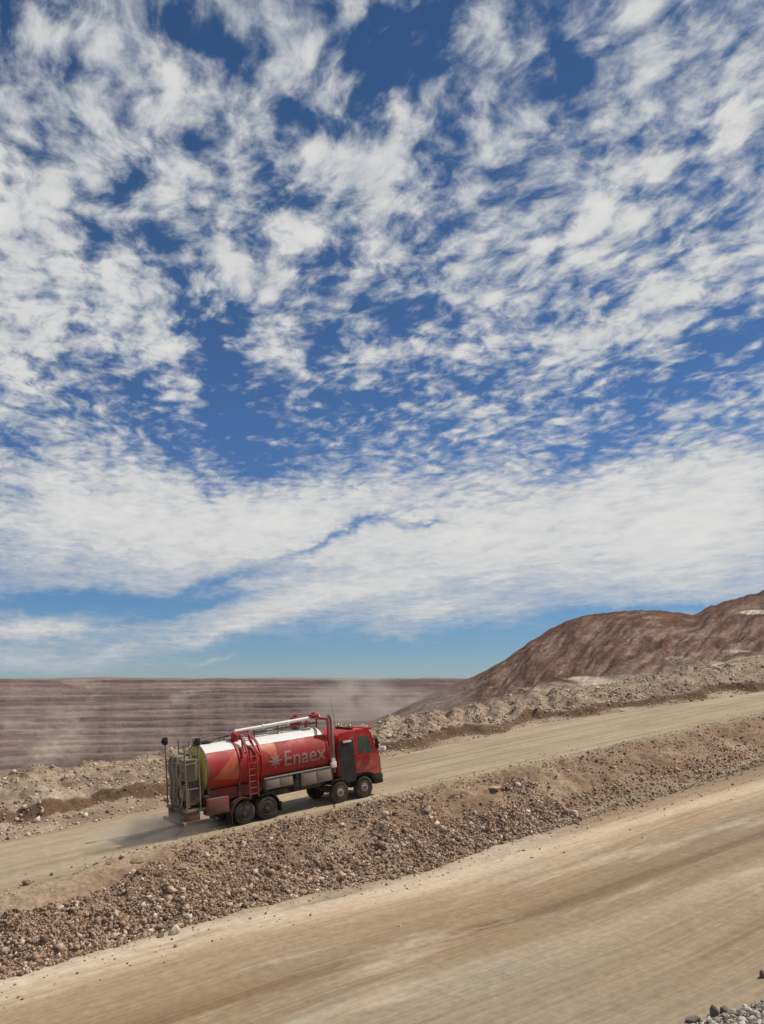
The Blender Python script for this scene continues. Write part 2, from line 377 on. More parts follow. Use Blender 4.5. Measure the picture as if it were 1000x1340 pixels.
# hill
def mk_hill():
    nx, nr = 620, 230
    azs = np.linspace(az_of(395), R(44), nx)
    pxs = 500 + F * np.tan(azs)
    silx = [395, 430, 486, 520, 560, 598, 620, 650, 680, 700, 720, 740, 770, 800, 840, 870, 890, 905, 925, 950, 975, 1000, 1060, 1150, 1300, 1700]
    sily = [985, 966, 945, 930, 910, 892, 884, 868, 848, 835, 822, 812, 805, 802, 798, 800, 803, 806, 796, 786, 780, 773, 762, 752, 745, 740]
    te = np.array([tan_el(a, b) for a, b in zip(silx, sily)]); te_c = np.interp(pxs, silx, te)
    te_c = te_c + .0026 * fbm(pxs / 34., pxs * 0, 6, 61, .62) * sstep(590, 640, pxs) + .0022 * (np.abs(fbm(pxs / 14., pxs * 0, 4, 62)) - .2) * sstep(600, 660, pxs)
    phi = azs + R(35.855)
    foot_t = GR * np.sin(phi) - .150 * np.cos(phi)
    foot_r = np.maximum(95, 66 / np.sin(np.maximum(R(54.145) - azs, .02)))
    rs = foot_r * 1.9 + np.interp(pxs, [400, 600, 800, 1000], [60, 150, 210, 260])
    q = np.concatenate([np.linspace(0, 1, 170), 1 + np.linspace(0.02, 3.0, nr - 170)])
    Rr = foot_r[None] + (rs - foot_r)[None] * np.minimum(q, 1)[:, None] ** 1.25 + np.maximum(q - 1, 0)[:, None] * 160
    e = np.minimum(q, 1)[:, None]
    # steeper face in the middle of the slope, gentle bench at its foot
    cur = .16 * e + .84 * (sstep(.12, 1.0, e) * .6 + .4 * e ** 1.2)
    T = foot_t[None] + (te_c - foot_t)[None] * cur
    A = np.repeat(azs[None], nr, 0)
    Z = T * Rr
    X, Y = Rr * np.sin(A), Rr * np.cos(A)
    lump = 1.5 * fbm(X / 14, Y / 14, 7, 63, .72) + 1.6 * fbm(A * 26, Rr / 110., 3, 64)
    gul = (.9 - 3.6 * np.abs(fbm(A * 30 - e * 3.2, e * 1.6, 6, 65, .64))) * (.2 + .8 * sstep(610, 690, pxs))[None]
    amp = np.sin(np.clip(e, 0, 1) * math.pi) ** .8
    Z = Z + (lump + gul + 1.0) * amp * np.clip(Rr / 250, .35, 1.3) + .5 * (1 - e) * fbm(X / 5, Y / 5, 4, 66)
    # little working benches cut across the foot on the right
    Z = Z - np.maximum(q - 1, 0)[:, None] * 12
    m = bpy.data.materials.new("hill_earth"); m.use_nodes = True
    n = NT(m.node_tree); bs = n.n['Principled BSDF']; bs.inputs['Roughness'].default_value = .97; bs.inputs['Specular IOR Level'].default_value = .05
    co = n.new('ShaderNodeTexCoord').outputs['Object']
    geo = n.new('ShaderNodeAttribute'); geo.attribute_name = 'zone'
    at2 = n.new('ShaderNodeAttribute'); at2.attribute_name = 'fall'
    cb = n.new('ShaderNodeCombineXYZ'); n.put(cb.inputs[0], at2.outputs['Fac']); n.put(cb.inputs[1], n.math('MULTIPLY', geo.outputs['Fac'], .8))
    fn = n.noise(cb.outputs[0], 8.5, 7, .68, .3)
    base = n.noise(co, .035, 6, .6)
    f = n.math('ADD', n.math('MULTIPLY', fn, .72), n.math('MULTIPLY', base, .28))
    c = n.ramp(f, [(.40, (.080, .046, .034)), (.47, (.125, .074, .053)), (.53, (.20, .135, .10)), (.59, (.28, .21, .16))])
    red = n.maprange(n.math('ADD', geo.outputs['Fac'], n.math('MULTIPLY', n.math('SUBTRACT', n.noise(co, .03, 4), .5), .5)), .80, .95)
    c = n.mix(red, c, n.ramp(n.noise(co, .12, 4), [(.38, (.055, .034, .028)), (.50, (.11, .058, .042)), (.62, (.17, .080, .052))]))
    az_ = n.new('ShaderNodeAttribute'); az_.attribute_name = 'side'
    c = n.mix(az_.outputs['Fac'], c, n.ramp(n.noise(co, .05, 6, .65), [(.38, (.165, .117, .098)), (.62, (.25, .188, .158))]))
    c = n.mix(n.math('MULTIPLY', n.math('SUBTRACT', 1.0, az_.outputs['Fac'], clamp=True), .12), c, (.20, .105, .07))
    low = n.maprange(n.math('ADD', geo.outputs['Fac'], n.math('MULTIPLY', n.math('SUBTRACT', n.noise(co, .05, 5), .5), .30)), .24, .36, 1, 0)
    c = n.mix(low, c, n.ramp(n.noise(n.mapping(co, sc=(.06, .12, .5)), 1.0, 5, .65), [(.35, (.17, .125, .09)), (.5, (.29, .225, .165)), (.65, (.42, .34, .26))]))
    pl_ = n.new('ShaderNodeAttribute'); pl_.attribute_name = 'pale'
    pf_ = n.maprange(n.math('ADD', pl_.outputs['Fac'], n.math('MULTIPLY', n.math('SUBTRACT', n.noise(co, .2, 5, .6), .5), .8)), .35, .6)
    c = n.mix(pf_, c, (.52, .43, .33))
    g = n.maprange(n.noise(co, .35, 7, .78), .3, .7, .42, 1.58)
    n.put(bs.inputs['Base Color'], n.vmath('SCALE', c, scale=g))
    b = n.new('ShaderNodeBump'); b.inputs['Strength'].default_value = .9; b.inputs['Distance'].default_value = 1.2
    n.put(b.inputs['Height'], n.noise(co, .28, 9, .75)); n.put(bs.inputs['Normal'], b.outputs[0])
    o = link_mesh('hill', np.stack([X, Y, Z], -1).reshape(-1, 3), grid_faces(nr, nx), m, smooth=True)
    attr(o, 'zone', np.repeat(np.minimum(q, 1.0)[:, None] ** 1.0, nx, 1))
    PX = 500 + F * X / Y; EL = Z / Rr; pale = np.zeros_like(Z)
    for (a_, b_, wa, wb, k_) in ((985, 801, 22, 3, 1), (935, 873, 11, 6, 1), (790, 897, 42, 6, .9), (760, 888, 30, 4, .7), (700, 902, 40, 5, .5), (960, 852, 30, 4, .6), (880, 862, 30, 5, .5)):
        e_ = tan_el(a_, b_); pale += k_ * np.exp(-((PX - a_) / wa) ** 2 - ((EL - e_) * F / wb) ** 2)
    attr(o, 'pale', pale)
    attr(o, 'side', np.repeat(sstep(640, 585, pxs)[None], nr, 0))
    attr(o, 'fall', (A * 9 + np.repeat(e, nx, 1) * -1.4))
    tag(o, kind='structure')
    return X, Y, Z
HX, HY, HZ = mk_hill()

# open pit wall with its benches, plateau behind
def mk_pit():
    azs = np.linspace(R(-62), R(40), 760)
    prof = [(0, -330), (1, -330)]
    nb = 27; zt = 7.0; bh = 12.6
    zlist, rl = [-335.0], [0.0]
    rs_ = random.getstate(); r, z = 0.0, zt - sum(12.6 * (.78 + .44 * random.random()) for _ in range(nb)); random.setstate(rs_)
    zlist.append(z); rl.append(0.01)
    for i in range(nb):
        bh = 12.6 * (.78 + .44 * random.random())
        rl.append(r + 9.0); zlist.append(z + 5.6); r += 9.0
        z += bh; rl.append(r + 1.8); zlist.append(z); r += 1.8
        r += 13.0 if i % 6 else 26.0
        rl.append(r); zlist.append(z + .4)
    rim = r
    rad = [70, 120, 250, 500, 900, 1500]; zin = [-14, -40, -120, -230, -310, -335]
    base_r = 2480 + 70 * fbm(azs * 7, azs * 0, 4, 70) + 6 * fbm(azs * 40, azs * 0, 3, 71)
    rows = []
    for rr, zz in zip(rad, zin): rows.append(np.stack([np.full_like(azs, rr), np.full_like(azs, zz) + 4 * fbm(azs * 30, azs * 0 + rr, 3, 72)], -1))
    for j, (rr, zz) in enumerate(zip(rl, zlist)):
        wv = 4 * fbm(azs * 30, azs * 0 + (j // 3) * .7, 3, 73)
        jog = 2.6 * fbm(azs * 22, azs * 0 + (j // 3) * .33, 4, 74)
        ramp_ = 9 * sstep(-.42, -.05, azs) + 7 * sstep(-.2, -.5, azs) * sstep(.5, .2, abs(zz + 120) / 120.)
        rows.append(np.stack([base_r - (rim) + rr + wv * .6, np.minimum(np.full_like(azs, zz) + jog + ramp_ * (zz < -4) * min(1, (-zz) / 60.), 12.0)], -1))
    for (dr, zz, am) in [(60, 8, 5), (200, 9, 8), (500, 9, 10), (1100, 12, 5), (2200, 19, 8), (3600, 26, 10), (5200, 36, 14), (7000, 20, 4)]:
        rows.append(np.stack([base_r + dr, zz + am * fbm(azs * 16, azs * 0 + dr * .01, 5, 75)], -1))
    arr = np.array(rows); nr = len(arr)
    A = np.repeat(azs[None], nr, 0); Rr = arr[..., 0]; Z = arr[..., 1]
    m = bpy.data.materials.new("pit_rock"); m.use_nodes = True
    n = NT(m.node_tree); bs = n.n['Principled BSDF']; bs.inputs['Roughness'].default_value = .97; bs.inputs['Specular IOR Level'].default_value = .03
    co = n.new('ShaderNodeTexCoord').outputs['Object']
    s1 = n.noise(n.mapping(co, sc=(.0022, .0022, .075)), 1.0, 6, .66)
    c = n.ramp(s1, [(.34, (.105, .070, .060)), (.45, (.16, .108, .092)), (.54, (.21, .148, .125)), (.66, (.30, .225, .185))])
    s2 = n.noise(n.mapping(co, loc=(5, 3, 0), sc=(.0035, .0035, .006)), 1.0, 5, .6)
    c = n.mix(n.maprange(s2, .56, .68), c, (.34, .27, .21))
    s3 = n.noise(n.mapping(co, loc=(15, 3, 0), sc=(.02, .02, .002)), 1.0, 4, .6)
    c = n.mix(n.maprange(s3, .60, .70, 0, .15), c, (.36, .29, .23))
    c = n.vmath('SCALE', c, scale=n.maprange(n.noise(co, .05, 5, .7), .3, .7, .8, 1.2))
    n.put(bs.inputs['Base Color'], c)
    b = n.new('ShaderNodeBump'); b.inputs['Strength'].default_value = .7; b.inputs['Distance'].default_value = 6
    n.put(b.inputs['Height'], n.noise(co, .04, 5, .65)); n.put(bs.inputs['Normal'], b.outputs[0])
    o = link_mesh('pit_wall_terrain', np.stack([Rr * np.sin(A), Rr * np.cos(A), Z], -1).reshape(-1, 3), grid_faces(nr, len(azs)), m)
    tag(o, kind='structure')
mk_pit()

# ------------------------------------------------------------------ stones
def ico(sub):
    bm = bmesh.new(); bmesh.ops.create_icosphere(bm, subdivisions=sub, radius=1)
    v = np.array([x.co[:] for x in bm.verts]); f = np.array([[q.index for q in p.verts] for p in bm.faces]); bm.free(); return v, f
IV = np.array([(x, y, z) for x in (-1, 1) for y in (-1, 1) for z in (-1, 1)], float) * .72
IF_ = np.array([(0,1,3),(0,3,2),(4,6,7),(4,7,5),(0,4,5),(0,5,1),(2,3,7),(2,7,6),(0,2,6),(0,6,4),(1,5,7),(1,7,3)])
def stones_mat(name, cols):
    m = bpy.data.materials.new(name); m.use_nodes = True
    n = NT(m.node_tree); bs = n.n['Principled BSDF']; bs.inputs['Roughness'].default_value = .9; bs.inputs['Specular IOR Level'].default_value = .15
    at = n.new('ShaderNodeAttribute'); at.attribute_name = 'tone'
    c = n.ramp(at.outputs['Fac'], [(i / (len(cols) - 1), cc) for i, cc in enumerate(cols)])
    co = n.new('ShaderNodeTexCoord').outputs['Object']
    n.put(bs.inputs['Base Color'], n.vmath('SCALE', c, scale=n.maprange(n.noise(co, 9, 4, .7), .3, .7, .75, 1.2)))
    b = n.new('ShaderNodeBump'); b.inputs['Strength'].default_value = .5; b.inputs['Distance'].default_value = .02
    n.put(b.inputs['Height'], n.noise(co, 25, 4, .6)); n.put(bs.inputs['Normal'], b.outputs[0])
    return m
def rubble(name, S, T, size, mat, label, tone=None, sink=.15):
    N = len(S); Z = height(S, T)
    V = IV[None] + rng.uniform(-.42, .42, (N, len(IV), 3))
    V = V * (rng.uniform(.55, 1.15, (N, 1, 3)) * size[:, None, None])
    a, b = rng.uniform(0, 6.28, N), rng.uniform(-1.6, 1.6, N)
    ca, sa, cb, sb = np.cos(a), np.sin(a), np.cos(b), np.sin(b)
    x, y, z = V[..., 0], V[..., 1], V[..., 2] * .75
    y, z = y * cb[:, None] - z * sb[:, None], y * sb[:, None] + z * cb[:, None]
    x, y = x * ca[:, None] - y * sa[:, None], x * sa[:, None] + y * ca[:, None]
    V = np.stack([x + S[:, None], y + T[:, None], z + (Z + size * sink)[:, None]], -1)
    Fc = (IF_[None] + (np.arange(N) * len(IV))[:, None, None]).reshape(-1, 3)
    o = link_mesh(name, V.reshape(-1, 3), Fc, mat, matrix=FR)
    tone = rng.random(N) if tone is None else tone
    attr(o, 'tone', np.repeat(tone, len(IV)))
    return tag(o, label, 'rubble' if 'gravel' not in name else 'gravel', kind='stuff')
m_st_red = stones_mat("brown_stone", [(.125, .072, .045), (.26, .165, .112), (.385, .268, .19), (.54, .42, .32), (.70, .60, .49)])
m_st_pale = stones_mat("pale_stone", [(.18, .115, .08), (.36, .26, .19), (.50, .39, .295), (.66, .56, .45)])
m_st_grey = stones_mat("grey_stone", [(.13, .115, .10), (.26, .24, .20), (.40, .37, .31), (.55, .52, .46)])

def emb_points(N):
    s = rng.uniform(2, 75, N) ** 1.0; s = np.where(rng.random(N) < .6, rng.uniform(4, 34, N), s)
    u = rng.beta(1.0, 1.08, N)
    keep = (.50 + 1.1 * fbm(s * .45, u * 3, 4, 90) + .55 * (u < .45)) * np.interp(s, [0, 30, 45, 75], [1, .95, .7, .5]) > rng.random(N) * .9
    keep &= ~((s < 14) & (u > .75))
    s, u = s[keep], u[keep]
    a, b = tA(s), tB(s); return s, a - .5 + (b - a + .35) * u, u
s, t, u = emb_points(85000)
sz = np.clip(rng.lognormal(-3.5, .52, len(s)), .015, .17) * np.where(u < .4, 1.2, .95)
rubble('embankment_rubble', s, t, sz, m_st_red, 'brown and pink broken stones scattered over the embankment between the two roads', np.clip(rng.beta(1.3, 2.1, len(s)), 0, 1))
N = 22000; s = rng.uniform(6, 95, N); v = rng.beta(1.2, 1.1, N) * 9.6
keep = .45 + 1.0 * fbm(s * .3, v * .4, 3, 92) > rng.random(N) * .8
s, v = s[keep], v[keep]; sz = np.clip(rng.lognormal(-2.95, .50, len(s)), .03, .26)
rubble('ridge_rubble', s, tC(s) + v - .3, sz, m_st_pale, 'pale broken rock lying over the ridge on the far side of the upper road', np.clip(rng.beta(1.7, 1.6, len(s)), 0, 1))
N = 2200; s = rng.uniform(4, 60, N); t = np.where(rng.random(N) < .5, tA(s) - rng.exponential(.8, N), tB(s) + rng.exponential(.7, N))
rubble('road_edge_gravel', s, t, np.clip(rng.lognormal(-3.4, .4, N), .015, .09), m_st_red, 'small loose stones strewn along the edges of both roads', rng.beta(1.3, 1.6, N))
N = 16000; s = rng.uniform(12, 34, N); t = tE(s) + .4 - rng.exponential(2.6, N)
keep = t > 6; s, t = s[keep], t[keep]
rubble('bank_gravel', s, t, np.clip(rng.lognormal(-3.2, .5, len(s)), .02, .16), m_st_grey, 'grey gravel heaped in the bottom right corner beside the foreground road', rng.beta(1.4, 1.4, len(s)))

RV, RF = ico(3)
def rock(px, py, size, mat, tone, label, sq=(1, .8, .7), group=None):
    s, t, z = local(px, py)
    v = RV.copy(); sd = random.randint(0, 999)
    d = v + .0
    n1 = fbm(d[:, 0] * 1.3 + sd, d[:, 1] * 1.3 + d[:, 2] * 1.7, 3, sd)
    v = v * (1 + .38 * n1[:, None])
    # flat broken faces
    for k in range(9):
        nn = rng.normal(size=3); nn /= np.linalg.norm(nn); dd = v @ nn; cut = rng.uniform(.55, .8)
        v = v - np.maximum(dd - cut, 0)[:, None] * nn[None]
    v = v * np.array(sq) * size
    o = link_mesh('rock', v, RF, mat)
    M = FR @ Matrix.Translation((s, t, z + size * sq[2] * .35)) @ Matrix.Rotation(random.uniform(0, 6), 4, 'Z')
    o.matrix_world = M
    attr(o, 'tone', np.full(len(v), tone))
    return tag(o, label, 'rock', group)
rock(230, 1219, .26, m_st_pale, .85, 'larger pale rock of two at the foot of the stony embankment, left of centre', (1.2, .8, .6))
rock(210, 1226, .17, m_st_red, .15, 'small dark brown rock beside the pale rock at the foot of the embankment')
rock(141, 1131, .22, m_st_red, .2, 'flat brown stone on the near edge of the upper road, well behind the tanker', (1.5, .7, .4))
rock(182, 1128, .25, m_st_red, .35, 'angular brown stone on the near edge of the upper road, nearest to the tanker shadow', (1.4, .8, .5))
rock(35, 1158, .20, m_st_red, .2, 'lone brown stone on the upper road shoulder near the left edge of the picture')
rock(160, 1122, .14, m_st_pale, .6, 'small pale stone between two brown stones at the upper road edge')
rock(603, 1117, .27, m_st_red, .3, 'round brown boulder at the embankment foot below the middle of the bank', (1, .9, .85))
rock(505, 1068, .22, m_st_pale, .7, 'pale block on the embankment crest just ahead of the tanker front', (1, .9, .8))
rock(648, 1034, .24, m_st_pale, .55, 'large pale boulder half buried in the embankment crest right of the tanker', (1.4, .9, .7))
rock(560, 1062, .2, m_st_red, .7, 'pinkish boulder on the upper face of the embankment', (1.1, .9, .8))
rock(447, 1148, .2, m_st_pale, .8, 'pale rock low on the embankment below the tanker cab', (1, .9, .8))
rock(998, 1280, .13, m_st_grey, .05, 'dark upright stone at the right edge of the picture above the gravel', (.6, .6, 1.5))
rock(935, 1330, .19, m_st_grey, .02, 'dark stone poking out of the grey gravel, left of another dark stone', (.7, .7, 1.1))
rock(948, 1326, .15, m_st_grey, .1, 'small dark stone in the grey gravel just right of a larger dark one', (.8, .7, 1.0))
rock(908, 1337, .16, m_st_grey, .08, 'dark stone at the very bottom of the picture at the left end of the gravel', (1.3, .8, .6))
rock(500, 982, .36, m_st_pale, .9, 'whitish rock on the far verge of the upper road beyond the tanker cab', (1.3, .9, .6))
# ------------------------------------------------------------------ tanker truck (x forward, y left, z up; near side is -y)
def paint(name, col, rough=.45, metal=0.0, dust=.35, dustcol=(.36, .27, .19), spec=.5, dz=None):
    m = bpy.data.materials.new(name); m.use_nodes = True
    n = NT(m.node_tree); bs = n.n['Principled BSDF']
    co = n.new('ShaderNodeTexCoord').outputs['Object']
    f = n.noise(co, 1.6, 6, .65)
    if dz:
        sp = n.new('ShaderNodeSeparateXYZ'); n.put(sp.inputs[0], co)
        f = n.math('ADD', f, n.maprange(sp.outputs[2], dz[0], dz[1], .30, -.06))
    d = n.math('MULTIPLY', n.maprange(f, .38, .68), dust)
    n.put(bs.inputs['Base Color'], n.mix(d, col, dustcol))
    n.put(bs.inputs['Roughness'], n.math('ADD', n.math('MULTIPLY', d, .6), rough, clamp=True))
    bs.inputs['Metallic'].default_value = metal; bs.inputs['Specular IOR Level'].default_value = spec
    return m
M_red = paint("red_paint", (.37, .012, .010), .5, dust=.62, dustcol=(.21, .085, .055), dz=(.8, 2.3))
M_lowred = paint("grimy_red_paint", (.20, .010, .010), .55, dust=.75, dustcol=(.15, .10, .07), dz=(.6, 1.8))
M_cabred = paint("cab_red_paint", (.42, .010, .011), .35, dust=.35, dz=(.5, 2.2))
M_orange = paint("orange_paint", (.50, .075, .015), .4, dust=.35)
M_white = paint("white_paint", (.78, .77, .73), .35, dust=.18)
M_fade = paint("faded_lettering", (.37, .19, .175), .5, dust=.4)
M_yellow = paint("dusty_yellow_paint", (.55, .45, .05), .5, dust=.55)
M_olive = paint("dusty_olive_paint", (.15, .13, .085), .6, dust=.6)
M_black = paint("black_plastic", (.008, .008, .009), .6, dust=.10)
M_dark = paint("dark_steel", (.04, .037, .034), .6, dust=.5)
M_grey = paint("dusty_grey_panel", (.24, .205, .165), .75, dust=.8, dustcol=(.27, .20, .14))
M_tyre = paint("dusty_tyre", (.022, .02, .019), .9, dust=.55, dustcol=(.20, .15, .11), spec=.2)
M_rim = paint("dusty_rim", (.36, .33, .30), .55, dust=.7)
M_glass = paint("dark_glass", (.03, .06, .055), .05, dust=.14, spec=.9)
M_brass = paint("dusty_hose", (.33, .29, .20), .7, dust=.5)
M_lamp = paint("red_lamp_lens", (.45, .01, .01), .2, dust=.3)
M_amber = paint("amber_lens", (.6, .22, .02), .2, dust=.2)

class B:
    def __init__(s): s.bm = bmesh.new()
    def box(s, x0, x1, y0, y1, z0, z1, bev=.0, top=None, rot=None):
        g = bmesh.ops.create_cube(s.bm, size=1.0)['verts']
        for v in g:
            v.co = Vector(((x0 + x1) / 2 + v.co.x * (x1 - x0), (y0 + y1) / 2 + v.co.y * (y1 - y0), (z0 + z1) / 2 + v.co.z * (z1 - z0)))
        if bev:
            es = list({e for v in g for e in v.link_edges})
            bmesh.ops.bevel(s.bm, geom=es, offset=bev, segments=2, affect='EDGES', profile=.5)
        return s
    def tube(s, pts, r, seg=10, caps=True):
        pts = [Vector(p) for p in pts]; rings = []
        for i, p in enumerate(pts):
            d = (pts[min(i + 1, len(pts) - 1)] - pts[max(i - 1, 0)]).normalized()
            a = d.orthogonal().normalized() if i == 0 else (a - d * a.dot(d)).normalized()
            b = d.cross(a)
            rr = r[i] if hasattr(r, '__len__') else r
            rings.append([s.bm.verts.new(p + (a * math.cos(k * 2 * math.pi / seg) + b * math.sin(k * 2 * math.pi / seg)) * rr) for k in range(seg)])
        for q in range(len(rings) - 1):
            for k in range(seg): s.bm.faces.new((rings[q][k], rings[q][(k + 1) % seg], rings[q + 1][(k + 1) % seg], rings[q + 1][k]))
        if caps: s.bm.faces.new(rings[0][::-1]); s.bm.faces.new(rings[-1])
        return s
    def lathe_y(s, cx, cz, prof, seg=36):
        """profile of (y, radius) spun about the axle direction"""
        rings = [[s.bm.verts.new((cx + r * math.cos(a), y, cz + r * math.sin(a))) for a in [k * 2 * math.pi / seg for k in range(seg)]] for y, r in prof]
        for q in range(len(rings) - 1):
            for k in range(seg): s.bm.faces.new((rings[q][k], rings[q + 1][k], rings[q + 1][(k + 1) % seg], rings[q][(k + 1) % seg]))
        s.bm.faces.new(rings[0]); s.bm.faces.new(rings[-1][::-1]); return s
    def prism_y(s, pts, y0, y1, bev=0.):
        """side outline (x, z) extruded across the truck"""
        a = [s.bm.verts.new((x, y0, z)) for x, z in pts]; b = [s.bm.verts.new((x, y1, z)) for x, z in pts]
        n_ = len(pts); fs = [s.bm.faces.new(a), s.bm.faces.new(b[::-1])]
        for k in range(n_): fs.append(s.bm.faces.new((a[(k + 1) % n_], a[k], b[k], b[(k + 1) % n_])))
        if bev: bmesh.ops.bevel(s.bm, geom=list({e for f in fs for e in f.edges}), offset=bev, segments=2, affect='EDGES')
        return s
    def shift(s, dx):
        for v in s.bm.verts: v.co.x += dx
        return s
    def done(s, name, mat, parent, smooth=True):
        bmesh.ops.recalc_face_normals(s.bm, faces=s.bm.faces)
        me = bpy.data.meshes.new(name); s.bm.to_mesh(me); s.bm.free()
        me.materials.append(mat)
        if smooth:
            me.polygons.foreach_set('use_smooth', [True] * len(me.polygons)); me.set_sharp_from_angle(angle=R(35))
        o = bpy.data.objects.new(name, me); COL.objects.link(o); o.parent = parent
        return o

truck = bpy.data.objects.new('tanker_truck', None); COL.objects.link(truck)
TX, TY = 19.62, 36.85 + 1.25
tz = float(np.mean(height(np.array([18.5, 20, 23, 25.3]), np.full(4, TY))))
truck.matrix_world = FR @ Matrix.Translation((TX, TY, tz))
tag(truck, 'red explosives tanker truck with a white topped tank driving up the upper dirt road', 'truck')

CZ, RAD = 2.62, 1.13
def tank_pt(x, a, off=0.0):
    # slightly flattened cylinder; a is measured from the near side (-y) upward
    ry = 1.17 + off; rz = RAD + off
    return (x, -math.cos(a) * ry, CZ + math.sin(a) * rz)
# tank
nx, na = 88, 72
X0, X1 = -3.22, 3.3
vv = []
prof = []
for i in range(nx + 1):
    x = X0 + (X1 - X0) * i / nx; prof.append((x, 1.0))
head = [(X0 - .26, .0), (X0 - .25, .25), (X0 - .21, .5), (X0 - .13, .75), (X0 - .06, .91)]
headf = [(X1 + .06, .91), (X1 + .13, .75), (X1 + .21, .5), (X1 + .25, .25), (X1 + .26, .0)]
prof = head[1:] + prof + headf[:-1]
for x, f in prof:
    for k in range(na):
        a = k * 2 * math.pi / na; vv.append((x, -math.cos(a) * 1.17 * f, CZ + math.sin(a) * RAD * f))
ff = []; mi = []
for i in range(len(prof) - 1):
    xm = (prof[i][0] + prof[i + 1][0]) / 2
    for k in range(na):
        k2 = (k + 1) % na
        ff.append((i * na + k, i * na + k2, (i + 1) * na + k2, (i + 1) * na + k))
        a = (k + .5) * 2 * math.pi / na; ad = math.degrees(a)
        mt = 0
        if 45 < ad < 135: mt = 1
        if xm < X0: mt = 3
        elif xm > X1: mt = 0
        elif mt == 0 and (ad < 36 or ad > 300):
            pass
        mi.append(mt)
c0 = len(vv); vv.append((X0 - .26, 0, CZ)); vv.append((X1 + .26, 0, CZ)); L = (len(prof) - 1) * na
for k in range(na):
    k2 = (k + 1) % na
    ff.append((c0, k2, k)); mi.append(3); ff.append((c0 + 1, L + k, L + k2)); mi.append(0)
tank = link_mesh('tank', vv, ff, [M_red, M_white, M_orange, M_yellow], truck, smooth=True, midx=mi)
tank['label'] = 'red tank with a white top, orange wedge and a dusty yellow rear end'
# rings round the tank
def ring(x, w_, off, a0=0, a1=360, mat=M_red, name='tank_band', parent=tank):
    n_ = 40; v = []; f = []
    for i in range(n_ + 1):
        a = R(a0 + (a1 - a0) * i / n_)
        for (xx, o_) in ((x - w_, 0.0), (x - w_, off), (x + w_, off), (x + w_, 0.0)): v.append(tank_pt(xx, a, o_))
    for i in range(n_):
        for k in range(3): f.append((i * 4 + k, i * 4 + k + 1, i * 4 + k + 5, i * 4 + k + 4))
    return link_mesh(name, v, f, mat, parent)
ring(X0 + .03, .035, .035, mat=M_dark); ring(X1 - .03, .035, .035)
for x in (-1.55, -.42): ring(x, .045, .05, -75, 255)
def decal(name, lo, hi_, x0, x1, mat, n_=24):
    v = []; f = []
    for i in range(n_ + 1):
        x = x0 + (x1 - x0) * i / n_; a0, a1 = lo(x), hi_(x)
        for k in range(9): v.append(tank_pt(x, R(a0 + (a1 - a0) * k / 8), .008))
    for i in range(n_):
        for k in range(8): f.append((i * 9 + k, (i + 1) * 9 + k, (i + 1) * 9 + k + 1, i * 9 + k + 1))
    return link_mesh(name, v, f, mat, tank, smooth=True)
decal('orange_wedge', lambda x: -20 - (x + 2.9) * 8, lambda x: -18 + (x + 2.9) * 46, -2.9, -1.62, M_orange)
decal('orange_wedge', lambda x: 30 - (x + .35) * 42, lambda x: 44, -.36, .42, M_orange)
# lettering and star emblem on the near side of the front half, bent round the tank
def wrapped(txt, u0, v0, size, name, xs=1.0):
    cu = bpy.data.curves.new(name, 'FONT'); cu.body = txt; cu.size = size; cu.extrude = 0; cu.offset = .012; cu.resolution_u = 4
    tmp = bpy.data.objects.new(name, cu); COL.objects.link(tmp)
    bpy.context.view_layer.update()
    me = bpy.data.meshes.new_from_object(tmp); bpy.data.objects.remove(tmp)
    bm = bmesh.new(); bm.from_mesh(me)
    for _ in range(2): bmesh.ops.subdivide_edges(bm, edges=bm.edges, cuts=1)
    bmesh.ops.triangulate(bm, faces=bm.faces)
    for v in bm.verts:
        a = (v0 + v.co.y) / RAD; v.co = Vector(tank_pt(u0 + v.co.x * xs, a, .012))
    bm.to_mesh(me); bm.free(); me.materials.append(M_fade)
    o = bpy.data.objects.new(name, me); COL.objects.link(o); o.parent = tank
    return o
let = wrapped('Enaex', .72, -.36, 1.02, 'lettering', .98); let['label'] = 'faded pale lettering reading Enaex'
bm = bmesh.new()
for k in range(4):
    a = k * math.pi / 4; L_ = .36 if k % 2 == 0 else .30
    p = [Vector((math.cos(a) * L_ * q, math.sin(a) * L_ * q)) for q in (-1, 1)]; nn_ = Vector((-math.sin(a), math.cos(a))) * .062
    m_ = 8; prev = None
    for i in range(m_ + 1):
        c_ = p[0].lerp(p[1], i / m_); wv = 1.25 - abs(i / m_ - .5) * 1.5
        cur = [bm.verts.new(tank_pt(.28 + (c_ + nn_ * s_ * wv).x, (-.02 + (c_ + nn_ * s_ * wv).y) / RAD, .014 + k * .002)) for s_ in (-1, 1)]
        if prev: bm.faces.new((prev[0], cur[0], cur[1], prev[1]))
        prev = cur
me = bpy.data.meshes.new('star_emblem'); bm.to_mesh(me); bm.free(); me.materials.append(M_fade)
so = bpy.data.objects.new('star_emblem', me); COL.objects.link(so); so.parent = tank
# manholes along the tank top
for x in (-2.6, -1.0, .9, 2.4):
    b = B(); b.tube([(x, .12, CZ + RAD - .03), (x, .12, CZ + RAD + .12)], .27, 20); b.tube([(x, .12, CZ + RAD + .12), (x, .12, CZ + RAD + .17)], [.30, .26], 20); b.done('hatch', M_white if x > 0 else M_dark, tank)
# chassis
b = B()
for y in (-.45, .45): b.box(-4.4, 6.1, y - .05, y + .05, .86, 1.12)
for x in (-4.2, -2.6, -.85, 1.2, 3.2, 5.0): b.box(x - .06, x + .06, -.40, .40, .9, 1.1)
b.done('chassis', M_dark, truck, False)
